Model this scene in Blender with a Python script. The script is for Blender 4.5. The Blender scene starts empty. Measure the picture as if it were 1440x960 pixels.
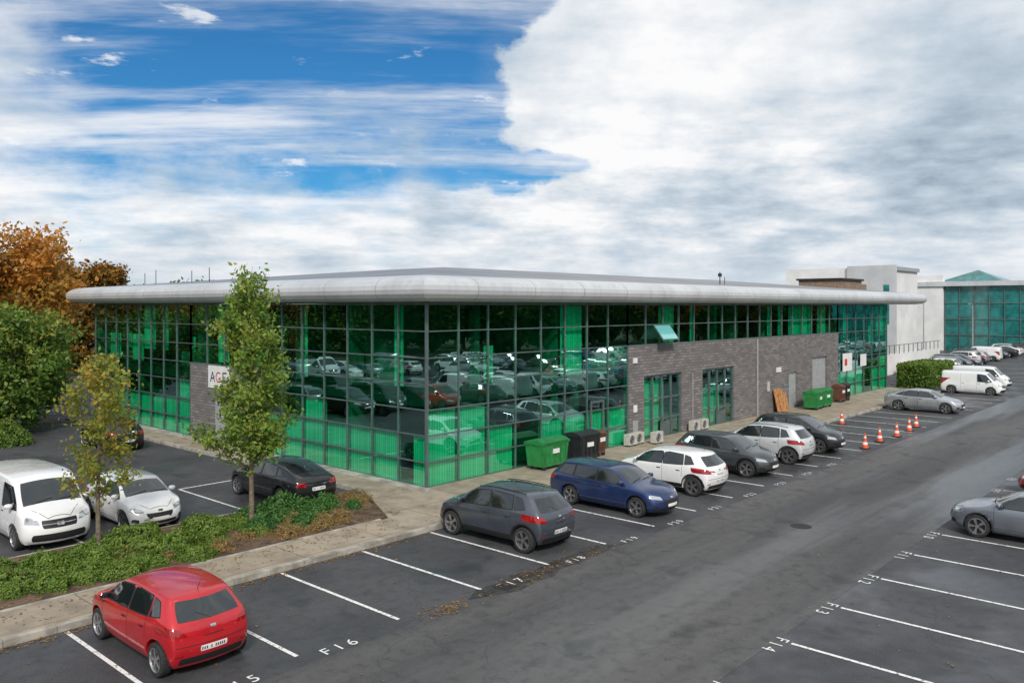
import bpy, bmesh, math, random
import numpy as np
from mathutils import Vector, Matrix
from mathutils.bvhtree import BVHTree
random.seed(7); rng=np.random.default_rng(7)
scene=bpy.context.scene
COL=scene.collection
# ------------------------------------------------------------------ materials
def newmat(name):
    m=bpy.data.materials.new(name); m.use_nodes=True
    nt=m.node_tree; nt.nodes.clear()
    out=nt.nodes.new('ShaderNodeOutputMaterial')
    return m,nt,out
def c4(c): return (c[0],c[1],c[2],1.0)
def mathn(nt,op,a,b=None,c=None):
    n=nt.nodes.new('ShaderNodeMath'); n.operation=op
    for i,v in enumerate((a,b,c)):
        if v is None: continue
        if isinstance(v,(int,float)): n.inputs[i].default_value=v
        else: nt.links.new(v,n.inputs[i])
    return n.outputs[0]
def mixc(nt,f,a,b,mode='MIX'):
    n=nt.nodes.new('ShaderNodeMix'); n.data_type='RGBA'; n.blend_type=mode
    for idx,v in ((0,f),(6,a),(7,b)):
        if isinstance(v,(int,float)): n.inputs[idx].default_value=v
        elif isinstance(v,tuple): n.inputs[idx].default_value=c4(v)
        else: nt.links.new(v,n.inputs[idx])
    return n.outputs[2]
def noise(nt,vec,scale,detail=4,rough=.55):
    n=nt.nodes.new('ShaderNodeTexNoise'); n.inputs['Scale'].default_value=scale
    n.inputs['Detail'].default_value=detail; n.inputs['Roughness'].default_value=rough
    if vec is not None: nt.links.new(vec,n.inputs['Vector'])
    return n.outputs['Fac']
def mapr(nt,v,a,b,c=0.,d=1.,smooth=True):
    n=nt.nodes.new('ShaderNodeMapRange')
    if smooth: n.interpolation_type='SMOOTHSTEP'
    nt.links.new(v,n.inputs[0])
    for i,x in enumerate((a,b,c,d)): n.inputs[i+1].default_value=x
    return n.outputs[0]
def objco(nt,scale=(1,1,1)):
    t=nt.nodes.new('ShaderNodeTexCoord'); mp=nt.nodes.new('ShaderNodeMapping')
    mp.inputs['Scale'].default_value=scale
    nt.links.new(t.outputs['Object'],mp.inputs[0]); return mp.outputs[0]
def simple(name,base,rough=.6,metal=0.,coat=0.,var=0.,vscale=3.,bump=0.,bscale=40.,spec=.5,rvar=0.):
    m,nt,out=newmat(name)
    p=nt.nodes.new('ShaderNodeBsdfPrincipled')
    p.inputs['Roughness'].default_value=rough; p.inputs['Metallic'].default_value=metal
    p.inputs['Coat Weight'].default_value=coat; p.inputs['Coat Roughness'].default_value=.04
    p.inputs['Specular IOR Level'].default_value=spec
    if var>0 or rvar>0 or bump>0: co=objco(nt)
    if var>0:
        f=noise(nt,co,vscale,3)
        f=mapr(nt,f,.3,.7)
        c=mixc(nt,f,tuple(x*(1-var) for x in base),tuple(min(1,x*(1+var)) for x in base))
        nt.links.new(c,p.inputs['Base Color'])
    else: p.inputs['Base Color'].default_value=c4(base)
    if rvar>0:
        r=mapr(nt,noise(nt,co,vscale*1.7,2),.3,.7,max(.02,rough-rvar),min(1,rough+rvar))
        nt.links.new(r,p.inputs['Roughness'])
    if bump>0:
        b=nt.nodes.new('ShaderNodeBump'); b.inputs['Strength'].default_value=bump; b.inputs['Distance'].default_value=.01
        nt.links.new(noise(nt,co,bscale,3),b.inputs['Height']); nt.links.new(b.outputs[0],p.inputs['Normal'])
    nt.links.new(p.outputs[0],out.inputs[0]); return m

def asphalt(name,c_lo,c_hi,streak=(1,1,1),wet=.35):
    m,nt,out=newmat(name); p=nt.nodes.new('ShaderNodeBsdfPrincipled')
    co=objco(nt); cs=objco(nt,streak)
    big=mapr(nt,noise(nt,cs,.35,4,.6),.35,.65)
    fine=noise(nt,co,38,2,.7)
    mid=noise(nt,co,3.1,4,.65)
    c=mixc(nt,big,c_lo,c_hi)
    c=mixc(nt,mapr(nt,mid,.45,.75,0,.6),c,tuple(x*.55 for x in c_lo))
    c=mixc(nt,mapr(nt,fine,.52,.72,0,.5),c,(.19,.185,.175))
    v=nt.nodes.new('ShaderNodeTexVoronoi'); v.feature='DISTANCE_TO_EDGE'; v.inputs['Scale'].default_value=.16
    wn=nt.nodes.new('ShaderNodeTexNoise'); wn.inputs['Scale'].default_value=.9; nt.links.new(co,wn.inputs['Vector'])
    ad=nt.nodes.new('ShaderNodeVectorMath'); ad.operation='MULTIPLY_ADD'
    nt.links.new(wn.outputs['Color'],ad.inputs[0]); ad.inputs[1].default_value=(2.5,2.5,0); nt.links.new(co,ad.inputs[2])
    nt.links.new(ad.outputs[0],v.inputs['Vector'])
    ck=mapr(nt,v.outputs['Distance'],0,.008,.35,0)
    c=mixc(nt,ck,c,(.022,.022,.022))
    st=mapr(nt,noise(nt,co,.9,3,.5),.56,.70,0,.55); c=mixc(nt,st,c,(.028,.028,.029))
    nt.links.new(c,p.inputs['Base Color'])
    wetm=mapr(nt,noise(nt,cs,.22,4,.6),.46,.62)
    r=mathn(nt,'MULTIPLY_ADD',wetm,-wet,.76)
    nt.links.new(r,p.inputs['Roughness'])
    b=nt.nodes.new('ShaderNodeBump'); b.inputs['Strength'].default_value=.5; b.inputs['Distance'].default_value=.006
    nt.links.new(fine,b.inputs['Height']); nt.links.new(b.outputs[0],p.inputs['Normal'])
    nt.links.new(p.outputs[0],out.inputs[0]); return m

M={}
M['asphalt']=asphalt('asphalt_bays',(.042,.043,.048),(.068,.068,.073),(1,1,1),.42)
M['road']=asphalt('asphalt_road',(.052,.051,.053),(.102,.099,.096),(.12,1.2,1),.48)
M['ground']=simple('ground_grass',(.06,.085,.03),.9,var=.5,vscale=.05)
M['kerb']=simple('kerb_concrete',(.34,.315,.27),.85,var=.35,vscale=2.5,bump=.3)
def slabs():
    m,nt,out=newmat('path_concrete'); p=nt.nodes.new('ShaderNodeBsdfPrincipled'); co=objco(nt)
    br=nt.nodes.new('ShaderNodeTexBrick'); nt.links.new(co,br.inputs['Vector'])
    br.inputs['Scale'].default_value=1; br.inputs['Brick Width'].default_value=2.6; br.inputs['Row Height'].default_value=1.9
    br.inputs['Mortar Size'].default_value=.015; br.offset=0
    br.inputs['Color1'].default_value=(.33,.27,.20,1); br.inputs['Color2'].default_value=(.39,.325,.245,1); br.inputs['Mortar'].default_value=(.12,.10,.08,1)
    n=mapr(nt,noise(nt,co,1.3,5,.65),.36,.72,0,.85)
    c=mixc(nt,n,br.outputs[0],(.19,.155,.115)); 
    c=mixc(nt,mapr(nt,noise(nt,co,60,2),.5,.8,0,.4),c,(.42,.37,.31))
    nt.links.new(c,p.inputs['Base Color']); p.inputs['Roughness'].default_value=.8
    nt.links.new(p.outputs[0],out.inputs[0]); return m
M['path']=slabs()
M['soil']=simple('soil_mulch',(.10,.065,.04),.95,var=.5,vscale=3,bump=.8,bscale=18)
def linepaint():
    m,nt,out=newmat('line_paint'); p=nt.nodes.new('ShaderNodeBsdfPrincipled'); co=objco(nt)
    f=mapr(nt,noise(nt,co,9,5,.75),.52,.64)
    c=mixc(nt,f,(.80,.79,.76),(.15,.15,.145)); nt.links.new(c,p.inputs['Base Color']); p.inputs['Roughness'].default_value=.7
    nt.links.new(p.outputs[0],out.inputs[0]); return m
M['line']=linepaint()
def brick():
    m,nt,out=newmat('grey_brick'); p=nt.nodes.new('ShaderNodeBsdfPrincipled')
    t=nt.nodes.new('ShaderNodeTexCoord'); s=nt.nodes.new('ShaderNodeSeparateXYZ'); nt.links.new(t.outputs['Object'],s.inputs[0])
    cb=nt.nodes.new('ShaderNodeCombineXYZ'); nt.links.new(mathn(nt,'ADD',s.outputs[0],s.outputs[1]),cb.inputs[0]); nt.links.new(s.outputs[2],cb.inputs[1])
    br=nt.nodes.new('ShaderNodeTexBrick'); nt.links.new(cb.outputs[0],br.inputs['Vector'])
    br.inputs['Scale'].default_value=1; br.inputs['Brick Width'].default_value=.45; br.inputs['Row Height'].default_value=.15
    br.inputs['Mortar Size'].default_value=.014; br.inputs['Bias'].default_value=-.1
    br.inputs['Color1'].default_value=(.15,.14,.14,1); br.inputs['Color2'].default_value=(.27,.25,.245,1); br.inputs['Mortar'].default_value=(.09,.082,.08,1)
    n=mapr(nt,noise(nt,t.outputs['Object'],.8,4),.35,.7,0,.5)
    c=mixc(nt,n,br.outputs[0],(.14,.128,.13))
    nt.links.new(c,p.inputs['Base Color']); p.inputs['Roughness'].default_value=.85
    b=nt.nodes.new('ShaderNodeBump'); b.invert=True; b.inputs['Strength'].default_value=.6; b.inputs['Distance'].default_value=.012
    nt.links.new(br.outputs['Fac'],b.inputs['Height']); nt.links.new(b.outputs[0],p.inputs['Normal'])
    nt.links.new(p.outputs[0],out.inputs[0]); return m
M['brick']=brick()
def glass():
    m,nt,out=newmat('green_glazing')
    tr=nt.nodes.new('ShaderNodeBsdfTransparent'); tr.inputs[0].default_value=(.11,.97,.60,1)
    gl=nt.nodes.new('ShaderNodeBsdfGlossy'); gl.inputs['Color'].default_value=(.62,1.0,.97,1); gl.inputs['Roughness'].default_value=.01
    fr=nt.nodes.new('ShaderNodeFresnel')
    ge=nt.nodes.new('ShaderNodeNewGeometry')
    # thin sheet: same reflectance from both sides
    nt.links.new(mathn(nt,'MULTIPLY_ADD',ge.outputs['Backfacing'],-.83333,1.5),fr.inputs['IOR'])
    co=objco(nt)
    b=nt.nodes.new('ShaderNodeBump'); b.inputs['Strength'].default_value=.03; b.inputs['Distance'].default_value=.02
    nt.links.new(noise(nt,co,1.2,1),b.inputs['Height']); nt.links.new(b.outputs[0],gl.inputs['Normal'])
    f=mathn(nt,'MULTIPLY_ADD',fr.outputs[0],1.0,.25)
    f=mathn(nt,'MINIMUM',f,.95)
    mx=nt.nodes.new('ShaderNodeMixShader'); nt.links.new(f,mx.inputs[0]); nt.links.new(tr.outputs[0],mx.inputs[1]); nt.links.new(gl.outputs[0],mx.inputs[2])
    nt.links.new(mx.outputs[0],out.inputs[0]); return m
M['glass']=glass()
M['mullion']=simple('mullion_aluminium',(.13,.17,.17),.4,metal=.4,var=.15)
def blinds():
    m,nt,out=newmat('vertical_blinds'); p=nt.nodes.new('ShaderNodeBsdfDiffuse')
    t=nt.nodes.new('ShaderNodeTexCoord'); s=nt.nodes.new('ShaderNodeSeparateXYZ'); nt.links.new(t.outputs['Object'],s.inputs[0])
    h=mathn(nt,'ADD',s.outputs[0],s.outputs[1])
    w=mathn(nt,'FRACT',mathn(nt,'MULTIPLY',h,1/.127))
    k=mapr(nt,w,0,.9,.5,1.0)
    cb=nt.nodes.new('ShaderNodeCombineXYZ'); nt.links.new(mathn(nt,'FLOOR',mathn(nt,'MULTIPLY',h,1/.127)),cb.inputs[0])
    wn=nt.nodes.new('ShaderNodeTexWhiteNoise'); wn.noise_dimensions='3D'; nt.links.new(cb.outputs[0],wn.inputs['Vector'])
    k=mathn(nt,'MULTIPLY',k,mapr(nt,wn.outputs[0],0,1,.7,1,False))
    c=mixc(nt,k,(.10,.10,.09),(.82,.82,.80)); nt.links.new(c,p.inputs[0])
    nt.links.new(p.outputs[0],out.inputs[0]); return m
M['blind']=blinds()
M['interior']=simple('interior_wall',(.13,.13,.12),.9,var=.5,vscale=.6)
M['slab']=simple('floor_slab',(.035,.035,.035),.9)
def fascia():
    m,nt,out=newmat('fascia_aluminium'); p=nt.nodes.new('ShaderNodeBsdfPrincipled'); co=objco(nt)
    n=mapr(nt,noise(nt,co,.5,4,.6),.3,.7)
    c=mixc(nt,n,(.54,.55,.56),(.66,.67,.68))
    n2=mapr(nt,noise(nt,objco(nt,(3,3,.3)),1.5,3),.5,.75,0,.35); c=mixc(nt,n2,c,(.38,.38,.37))
    nt.links.new(c,p.inputs['Base Color']); p.inputs['Roughness'].default_value=.42; p.inputs['Metallic'].default_value=.3
    nt.links.new(p.outputs[0],out.inputs[0]); return m
M['fascia']=fascia()
M['seam']=simple('panel_seam',(.26,.26,.26),.6)
def roofm():
    m,nt,out=newmat('roof_sheet'); p=nt.nodes.new('ShaderNodeBsdfPrincipled')
    t=nt.nodes.new('ShaderNodeTexCoord'); s=nt.nodes.new('ShaderNodeSeparateXYZ'); nt.links.new(t.outputs['Object'],s.inputs[0])
    w=mathn(nt,'FRACT',mathn(nt,'MULTIPLY',s.outputs[0],2.0)); k=mapr(nt,w,.86,.95)
    n=mapr(nt,noise(nt,t.outputs['Object'],.3,4),.3,.7)
    c=mixc(nt,n,(.20,.205,.215),(.29,.295,.305)); c=mixc(nt,k,c,(.14,.14,.15))
    nt.links.new(c,p.inputs['Base Color']); p.inputs['Roughness'].default_value=.5; p.inputs['Metallic'].default_value=.2
    nt.links.new(p.outputs[0],out.inputs[0]); return m
M['roof']=roofm()
M['white']=simple('white_render',(.72,.72,.71),.8,var=.08,vscale=.5)
M['offwhite']=simple('grey_render',(.50,.51,.52),.8,var=.08,vscale=.5)
M['whitepaint']=simple('white_plastic',(.75,.75,.74),.4,var=.06)
M['cream']=simple('cream_casing',(.48,.47,.42),.5,var=.15)
M['greypaint']=simple('grey_door_paint',(.33,.34,.35),.5,var=.1)
M['dark']=simple('dark_plastic',(.015,.015,.016),.55)
M['black']=simple('black_rubber',(.022,.022,.022),.8,var=.3,vscale=20)
M['alloy']=simple('alloy_wheel',(.5,.5,.52),.3,metal=.9)
M['carglass']=simple('car_window_glass',(.012,.016,.018),.04,spec=.8,coat=.7)
M['lamp']=simple('headlamp_lens',(.55,.57,.6),.08,metal=.55,coat=1)
M['tail']=simple('tail_lamp_lens',(.30,.006,.008),.12,coat=1)
M['plate']=simple('number_plate',(.78,.78,.74),.5)
M['chrome']=simple('chrome',(.7,.7,.72),.15,metal=1)
M['bark']=simple('bark',(.16,.125,.09),.9,var=.4,vscale=8,bump=.8,bscale=30)
M['orange']=simple('cone_orange',(.75,.10,.03),.5,var=.15)
M['bing']=simple('bin_green',(.02,.20,.05),.45,var=.2,vscale=4)
M['binb']=simple('bin_black',(.02,.022,.025),.45,var=.2)
M['binbr']=simple('bin_brown',(.12,.05,.03),.5,var=.2)
M['wood']=simple('timber',(.40,.19,.07),.8,var=.3,vscale=5)
M['brown']=simple('brown_cladding',(.24,.17,.12),.8,var=.2)
M['teal']=simple('teal_glass',(.02,.17,.16),.08,spec=.9,var=.4,vscale=.8)
M['red_t']=simple('sign_red',(.6,.03,.03),.5)
M['navy']=simple('sign_navy',(.02,.03,.1),.5)
def leafmat(name,cols,trans=.3):
    m,nt,out=newmat(name)
    at=nt.nodes.new('ShaderNodeAttribute'); at.attribute_name='rnd'
    rp=nt.nodes.new('ShaderNodeValToRGB'); nt.links.new(at.outputs['Fac'],rp.inputs[0])
    rp.color_ramp.elements[0].color=c4(cols[0]); rp.color_ramp.elements[0].position=0
    rp.color_ramp.elements[1].color=c4(cols[-1]); rp.color_ramp.elements[1].position=1
    for i,c in enumerate(cols[1:-1]):
        e=rp.color_ramp.elements.new((i+1)/(len(cols)-1)); e.color=c4(c)
    if trans<=0:
        d=nt.nodes.new('ShaderNodeBsdfDiffuse'); nt.links.new(rp.outputs[0],d.inputs[0]); nt.links.new(d.outputs[0],out.inputs[0]); return m
    d=nt.nodes.new('ShaderNodeBsdfPrincipled'); d.inputs['Roughness'].default_value=.5; d.inputs['Specular IOR Level'].default_value=.35
    nt.links.new(rp.outputs[0],d.inputs['Base Color'])
    t=nt.nodes.new('ShaderNodeBsdfTranslucent'); nt.links.new(rp.outputs[0],t.inputs[0])
    mx=nt.nodes.new('ShaderNodeMixShader'); mx.inputs[0].default_value=trans
    nt.links.new(d.outputs[0],mx.inputs[1]); nt.links.new(t.outputs[0],mx.inputs[2]); nt.links.new(mx.outputs[0],out.inputs[0]); return m
M['leafA']=leafmat('leaves_light_green',[(.08,.155,.02),(.15,.26,.04),(.25,.34,.06),(.38,.35,.07)],.4)
M['leafB']=leafmat('leaves_yellowing',[(.12,.18,.03),(.22,.28,.04),(.37,.32,.05),(.48,.29,.05)],.4)
M['leafO']=leafmat('leaves_autumn',[(.20,.15,.03),(.38,.22,.04),(.54,.25,.04),(.52,.17,.03)],.35)
M['leafG']=leafmat('leaves_green',[(.05,.11,.02),(.10,.19,.03),(.17,.25,.04),(.30,.27,.05)],.3)
M['leafD']=leafmat('leaves_dark_green',[(.02,.05,.012),(.04,.09,.018),(.07,.13,.025),(.11,.15,.03)],0)
M['leafR']=leafmat('leaves_rust_distant',[(.07,.06,.02),(.15,.09,.02),(.22,.12,.03),(.28,.10,.02)],0)
M['shrub']=leafmat('shrub_leaves',[(.045,.095,.015),(.10,.18,.025),(.17,.26,.04),(.26,.32,.06)],.25)
M['juniper']=leafmat('juniper_leaves',[(.015,.055,.015),(.03,.10,.022),(.055,.16,.03),(.10,.22,.045)],.2)
M['dry']=leafmat('dry_stems',[(.12,.06,.025),(.24,.13,.045),(.34,.23,.09),(.14,.16,.04)],.2)
M['litter']=leafmat('fallen_leaves',[(.12,.05,.015),(.25,.13,.03),(.33,.20,.05),(.16,.08,.03)],.05)

# ------------------------------------------------------------------ mesh helpers
class MB:
    def __init__(s): s.v=[]; s.f=[]; s.m=[]; s.mats=[]
    def mi(s,k):
        if k not in s.mats: s.mats.append(k)
        return s.mats.index(k)
    def add(s,vs,fs,k):
        o=len(s.v); s.v+=[tuple(v) for v in vs]; i=s.mi(k)
        for f in fs: s.f.append(tuple(o+a for a in f)); s.m.append(i)
    def box(s,x0,x1,y0,y1,z0,z1,k,T=None):
        vs=[(x0,y0,z0),(x1,y0,z0),(x1,y1,z0),(x0,y1,z0),(x0,y0,z1),(x1,y0,z1),(x1,y1,z1),(x0,y1,z1)]
        if T is not None: vs=[tuple(T@Vector(v)) for v in vs]
        s.add(vs,[(0,3,2,1),(4,5,6,7),(0,1,5,4),(1,2,6,5),(2,3,7,6),(3,0,4,7)],k)
    def prism(s,poly,z0,z1,k,kside=None):
        n=len(poly); vs=[(p[0],p[1],z0) for p in poly]+[(p[0],p[1],z1) for p in poly]
        s.add(vs,[tuple(range(n,2*n))],k)
        s.add(vs,[(i,(i+1)%n,n+(i+1)%n,n+i) for i in range(n)],kside or k)
    def lathe(s,prof,k,T=None,n=20,ks=None):
        for j in range(len(prof)-1):
            vs=[]
            for (r,a) in (prof[j],prof[j+1]):
                for i in range(n):
                    t=2*math.pi*i/n; v=(r*math.cos(t),r*math.sin(t),a)
                    vs.append(tuple(T@Vector(v)) if T is not None else v)
            s.add(vs,[(i,(i+1)%n,n+(i+1)%n,n+i) for i in range(n)],ks[j] if ks else k)
    def tube(s,pts,rad,k,n=6):
        rings=[]
        for i,p in enumerate(pts):
            p=Vector(p); a=Vector(pts[max(0,i-1)]); b=Vector(pts[min(len(pts)-1,i+1)]); d=(b-a).normalized()
            u=d.orthogonal().normalized(); w=d.cross(u)
            rings.append([p+rad[i]*(math.cos(2*math.pi*j/n)*u+math.sin(2*math.pi*j/n)*w) for j in range(n)])
        vs=[v for r in rings for v in r]; fs=[]
        for i in range(len(pts)-1):
            for j in range(n): fs.append((i*n+j,i*n+(j+1)%n,(i+1)*n+(j+1)%n,(i+1)*n+j))
        s.add(vs,fs,k)
    def mesh(s,name,smooth=False):
        me=bpy.data.meshes.new(name); me.from_pydata(s.v,[],s.f)
        for k in s.mats: me.materials.append(M[k] if isinstance(k,str) else k)
        me.polygons.foreach_set('material_index',s.m)
        me.polygons.foreach_set('use_smooth',[smooth]*len(s.f)); me.update(); return me
    def obj(s,name,parent=None,loc=(0,0,0),smooth=False,rot=0):
        o=bpy.data.objects.new(name,s.mesh(name,smooth)); COL.objects.link(o); o.location=loc; o.rotation_euler=(0,0,rot)
        if parent: o.parent=parent
        return o
def empty(name,loc=(0,0,0),rot=0):
    e=bpy.data.objects.new(name,None); COL.objects.link(e); e.location=loc; e.rotation_euler=(0,0,rot); e.empty_display_size=.3; return e
def inst(name,me,parent=None,loc=(0,0,0),rot=0,scale=1):
    o=bpy.data.objects.new(name,me); COL.objects.link(o); o.location=loc; o.rotation_euler=(0,0,rot)
    o.scale=(scale,)*3 if not isinstance(scale,tuple) else scale
    if parent: o.parent=parent
    return o

# ------------------------------------------------------------------ foliage
def leaf_arrays(P,size,rnd,flat=0.,elong=1.5,outw=None):
    n=len(P); a=rng.normal(size=(n,3)); a/=np.linalg.norm(a,axis=1)[:,None]
    nrm=rng.normal(size=(n,3)); 
    if outw is not None: nrm=nrm*.6+outw
    nrm[:,2]+=flat; nrm/=np.linalg.norm(nrm,axis=1)[:,None]
    u=np.cross(nrm,a); u/=np.linalg.norm(u,axis=1)[:,None]; v=np.cross(nrm,u)
    s=(size*rng.uniform(.6,1.3,n))[:,None]
    V=np.stack([P-u*s*.5*elong,P+v*s*.42-u*s*.05,P+u*s*.5*elong,P-v*s*.42-u*s*.05],1).reshape(-1,3)
    return V,rnd
def leaf_mesh(name,V,rnd,mat,extra=None):
    nv=len(V); n=nv//4
    me=bpy.data.meshes.new(name)
    ev=np.array(extra.v) if extra and extra.v else np.zeros((0,3)); ef=extra.f if extra else []
    allv=np.concatenate([V,ev]) if len(ev) else V
    starts=list(range(0,nv,4))
    idx=[]
    for f in ef:
        starts.append(nv+len(idx)); idx+= [nv+a for a in f]
    li=np.concatenate([np.arange(nv),np.array(idx,dtype=int)]) if idx else np.arange(nv)
    me.vertices.add(len(allv)); me.vertices.foreach_set('co',allv.astype(np.float32).ravel())
    me.loops.add(len(li)); me.loops.foreach_set('vertex_index',li.astype(np.int32))
    me.polygons.add(len(starts)); me.polygons.foreach_set('loop_start',np.array(starts,dtype=np.int32)); 
    me.materials.append(mat)
    if extra: me.materials.append(M['bark'])
    me.polygons.foreach_set('material_index',np.array([0]*n+[1]*len(ef),dtype=np.int32))
    me.update(calc_edges=True)
    at=me.attributes.new('rnd','FLOAT','FACE'); at.data.foreach_set('value',np.concatenate([rnd,np.zeros(len(ef))]).astype(np.float32))
    me.validate(); return me
def tree_mesh(name,h,cb,R,nleaf,ls,mat,seed,trunk_r=.08,nb=26,up=.7,sig=.22,prof=None):
    r=random.Random(seed); mb=MB()
    bend=[(r.uniform(-.03,.03)*h*.5*t,r.uniform(-.03,.03)*h*.5*t) for t in (0,.3,.6,.8,1)]
    tp=[(bend[i][0],bend[i][1],h*.96*t) for i,t in enumerate((0,.3,.6,.8,1))]
    mb.tube(tp,[trunk_r*1.25,trunk_r*.85,trunk_r*.55,trunk_r*.35,trunk_r*.12],'bark',8)
    def tpos(z):
        t=z/(h*.96); ts=(0,.3,.6,.8,1)
        for i in range(4):
            if t<=ts[i+1]:
                q=(t-ts[i])/(ts[i+1]-ts[i]); return Vector(tp[i]).lerp(Vector(tp[i+1]),q)
        return Vector(tp[-1])
    pts=[]
    prof=prof or (lambda t: math.sin(math.pi*min(1,max(0,t*.86+.12)))**.7)
    for i in range(nb):
        t=(i+.5)/nb; z=cb*.85+(h*.93-cb*.85)*t; a=i*2.4+r.uniform(-.5,.5)
        ln=R*prof(t)*r.uniform(.55,1.2)
        p0=tpos(min(z,h*.93)); d=Vector((math.cos(a),math.sin(a),0)); 
        rise=up*ln*r.uniform(.5,1.3)
        p1=p0+d*ln*.5+Vector((0,0,rise*.35)); p2=p0+d*ln+Vector((0,0,rise))
        rr=trunk_r*.4*(1-t*.7); mb.tube([p0,p1,p2],[rr,rr*.6,rr*.15],'bark',5)
        segs=[(p0,p1,.35),(p1,p2,1.)]
        for j in range(3):
            q=p1.lerp(p2,r.uniform(-.3,.9)); e=q+Vector((r.uniform(-1,1),r.uniform(-1,1),r.uniform(-.2,.9))).normalized()*ln*r.uniform(.25,.5)
            mb.tube([q,e],[rr*.35,rr*.1],'bark',4); segs.append((q,e,1.3))
        for s in segs: pts.append(s)
    ws=np.array([ (s[1]-s[0]).length*s[2] for s in pts]); ws/=ws.sum()
    cnt=rng.multinomial(nleaf,ws); P=[];K=[]
    for s,c in zip(pts,cnt):
        if c==0: continue
        t=rng.uniform(0,1.05,c)[:,None]; a=np.array(s[0]);b=np.array(s[1]); k=r.random()
        P.append(a+(b-a)*t+rng.normal(0,sig*R*.42,(c,3))); K.append(np.full(c,k))
    P=np.concatenate(P);K=np.concatenate(K)
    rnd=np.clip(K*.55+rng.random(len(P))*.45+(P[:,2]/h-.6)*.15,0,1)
    V,_=leaf_arrays(P,ls,None,flat=.5)
    return leaf_mesh(name,V,rnd,mat,mb)
def mound_mesh(name,rx,ry,rz,n,ls,mat,seed,spiky=0.,elong=1.6):
    r=np.random.default_rng(seed)
    d=r.normal(size=(n,3)); d[:,2]=np.abs(d[:,2])*.9+.02; d/=np.linalg.norm(d,axis=1)[:,None]
    lump=1+.22*np.sin(d[:,0]*5+seed)*np.cos(d[:,1]*4.3+seed*2)+.12*np.sin(d[:,0]*11+d[:,1]*9+seed)
    rad=lump*(r.uniform(.6,1.,n)**.5)+spiky*r.exponential(.12,n)
    P=d*rad[:,None]*np.array([rx,ry,rz])
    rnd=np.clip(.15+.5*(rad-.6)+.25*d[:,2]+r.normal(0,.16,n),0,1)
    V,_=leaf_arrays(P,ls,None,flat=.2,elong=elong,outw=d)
    return leaf_mesh(name,V,rnd,mat)

# ------------------------------------------------------------------ cars
KF=[-1,-.80,-.42,0,.42,.80,1]
def S(sp,sx,sy,sz):
    d=dict(sp); d['L']=sp['L']*sx; d['W']=sp['W']*sy
    d['st']=[(x*sx,a*sz,b*sz,c,e) for x,a,b,c,e in sp['st']]
    d['ax']=[x*sx for x in sp['ax']]
    d['side']=[[(x*sx,z*sz) for x,z in q] for q in sp['side']]
    d['front']=[(k,[(y*sy,z*sz) for y,z in q],m) for k,q,m in sp['front']]
    d['rear']=[(k,[(y*sy,z*sz) for y,z in q],m) for k,q,m in sp['rear']]
    d['top']=[[(x*sx,y*sy) for x,y in q] for q in sp['top']]
    d['doors']=[(x*sx,a*sz,b*sz) for x,a,b in sp['doors']]; d['mir']=(sp['mir'][0]*sx,sp['mir'][1]*sz)
    return d
def rect(y0,y1,z0,z1): return [(y0,z0),(y1,z0),(y1,z1),(y0,z1)]
FR_STD=[('lamp',[(.44,.60),(.80,.66),(.76,.77),(.46,.70)],2),('dark',[(-.34,.44),(.34,.44),(.42,.60),(-.42,.60)],1),('dark',rect(-.52,.52,.27,.36),1),('plate',rect(-.26,.26,.38,.475),1),('dark',[(.58,.32),(.76,.36),(.74,.46),(.60,.44)],2),('chrome',rect(-.07,.07,.63,.68),1)]
RE_STD=[('carglass',[(-.62,1.01),(.62,1.01),(.52,1.32),(-.52,1.32)],1),('tail',[(.48,.78),(.84,.80),(.82,.97),(.60,.92)],2),('plate',rect(-.26,.26,.47,.575),1),('dark',rect(-.62,.62,.27,.40),1),('chrome',rect(-.055,.055,.845,.90),1),('dark',[(-.70,.605),(.70,.605),(.70,.617),(-.70,.617)],1),('dark',rect(-.2,.2,.732,.75),1),('tail',rect(.55,.70,.43,.46),2),('dark',[(-.01,1.0),(.01,1.0),(.26,1.12),(.25,1.14)],1)]
HATCH=dict(L=4.06,W=1.74,z0=.20,r=.315,sub=2,clad=False,ax=(1.19,-1.40),
 st=[(-2.03,1.37,.98,.88,.62),(-1.45,1.44,.99,.98,.70),(-.7,1.475,.97,1,.745),(0,1.47,.94,1,.755),(.38,1.43,.92,1,.74),(1.12,1.01,.90,.985,.80),(1.62,.92,.84,.95,.78),(2.03,.76,.68,.82,.64)],
 roff=[.14,.05,0,.03,.10,.44],foff=[.14,.04,0,.04,.10,.18],
 side=[[(-.20,.99),(.90,.96),(.42,1.31),(-.20,1.37)],[(-1.02,1.03),(-.27,.99),(-.27,1.375),(-.96,1.34)],[(-1.42,1.08),(-1.09,1.035),(-1.05,1.33),(-1.24,1.29)]],
 front=FR_STD,rear=RE_STD,top=[[(.47,-.56),(1.07,-.68),(1.07,.68),(.47,.56)]],
 doors=[(.93,.40,.93),(-.235,.36,.96),(-1.0,.62,1.0)],mir=(.80,1.02),handle=True)
ESTATE=dict(HATCH,L=4.68,W=1.81,r=.325,ax=(1.44,-1.24),
 st=[(-2.34,1.37,.98,.88,.64),(-1.75,1.44,.98,.98,.71),(-.8,1.475,.97,1,.745),(0,1.475,.95,1,.755),(.42,1.43,.93,1,.74),(1.2,1.0,.91,.985,.80),(1.85,.92,.85,.95,.78),(2.34,.78,.70,.83,.66)],
 side=[[(-.12,.99),(.98,.97),(.46,1.32),(-.12,1.375)],[(-1.06,1.01),(-.19,.99),(-.19,1.375),(-1.04,1.36)],[(-1.92,1.06),(-1.13,1.02),(-1.11,1.355),(-1.68,1.31)]],
 top=[[(.52,-.57),(1.14,-.70),(1.14,.70),(.52,.57)]],doors=[(1.02,.40,.95),(-.155,.36,.97),(-1.02,.62,.99)],mir=(.88,1.04))
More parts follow.
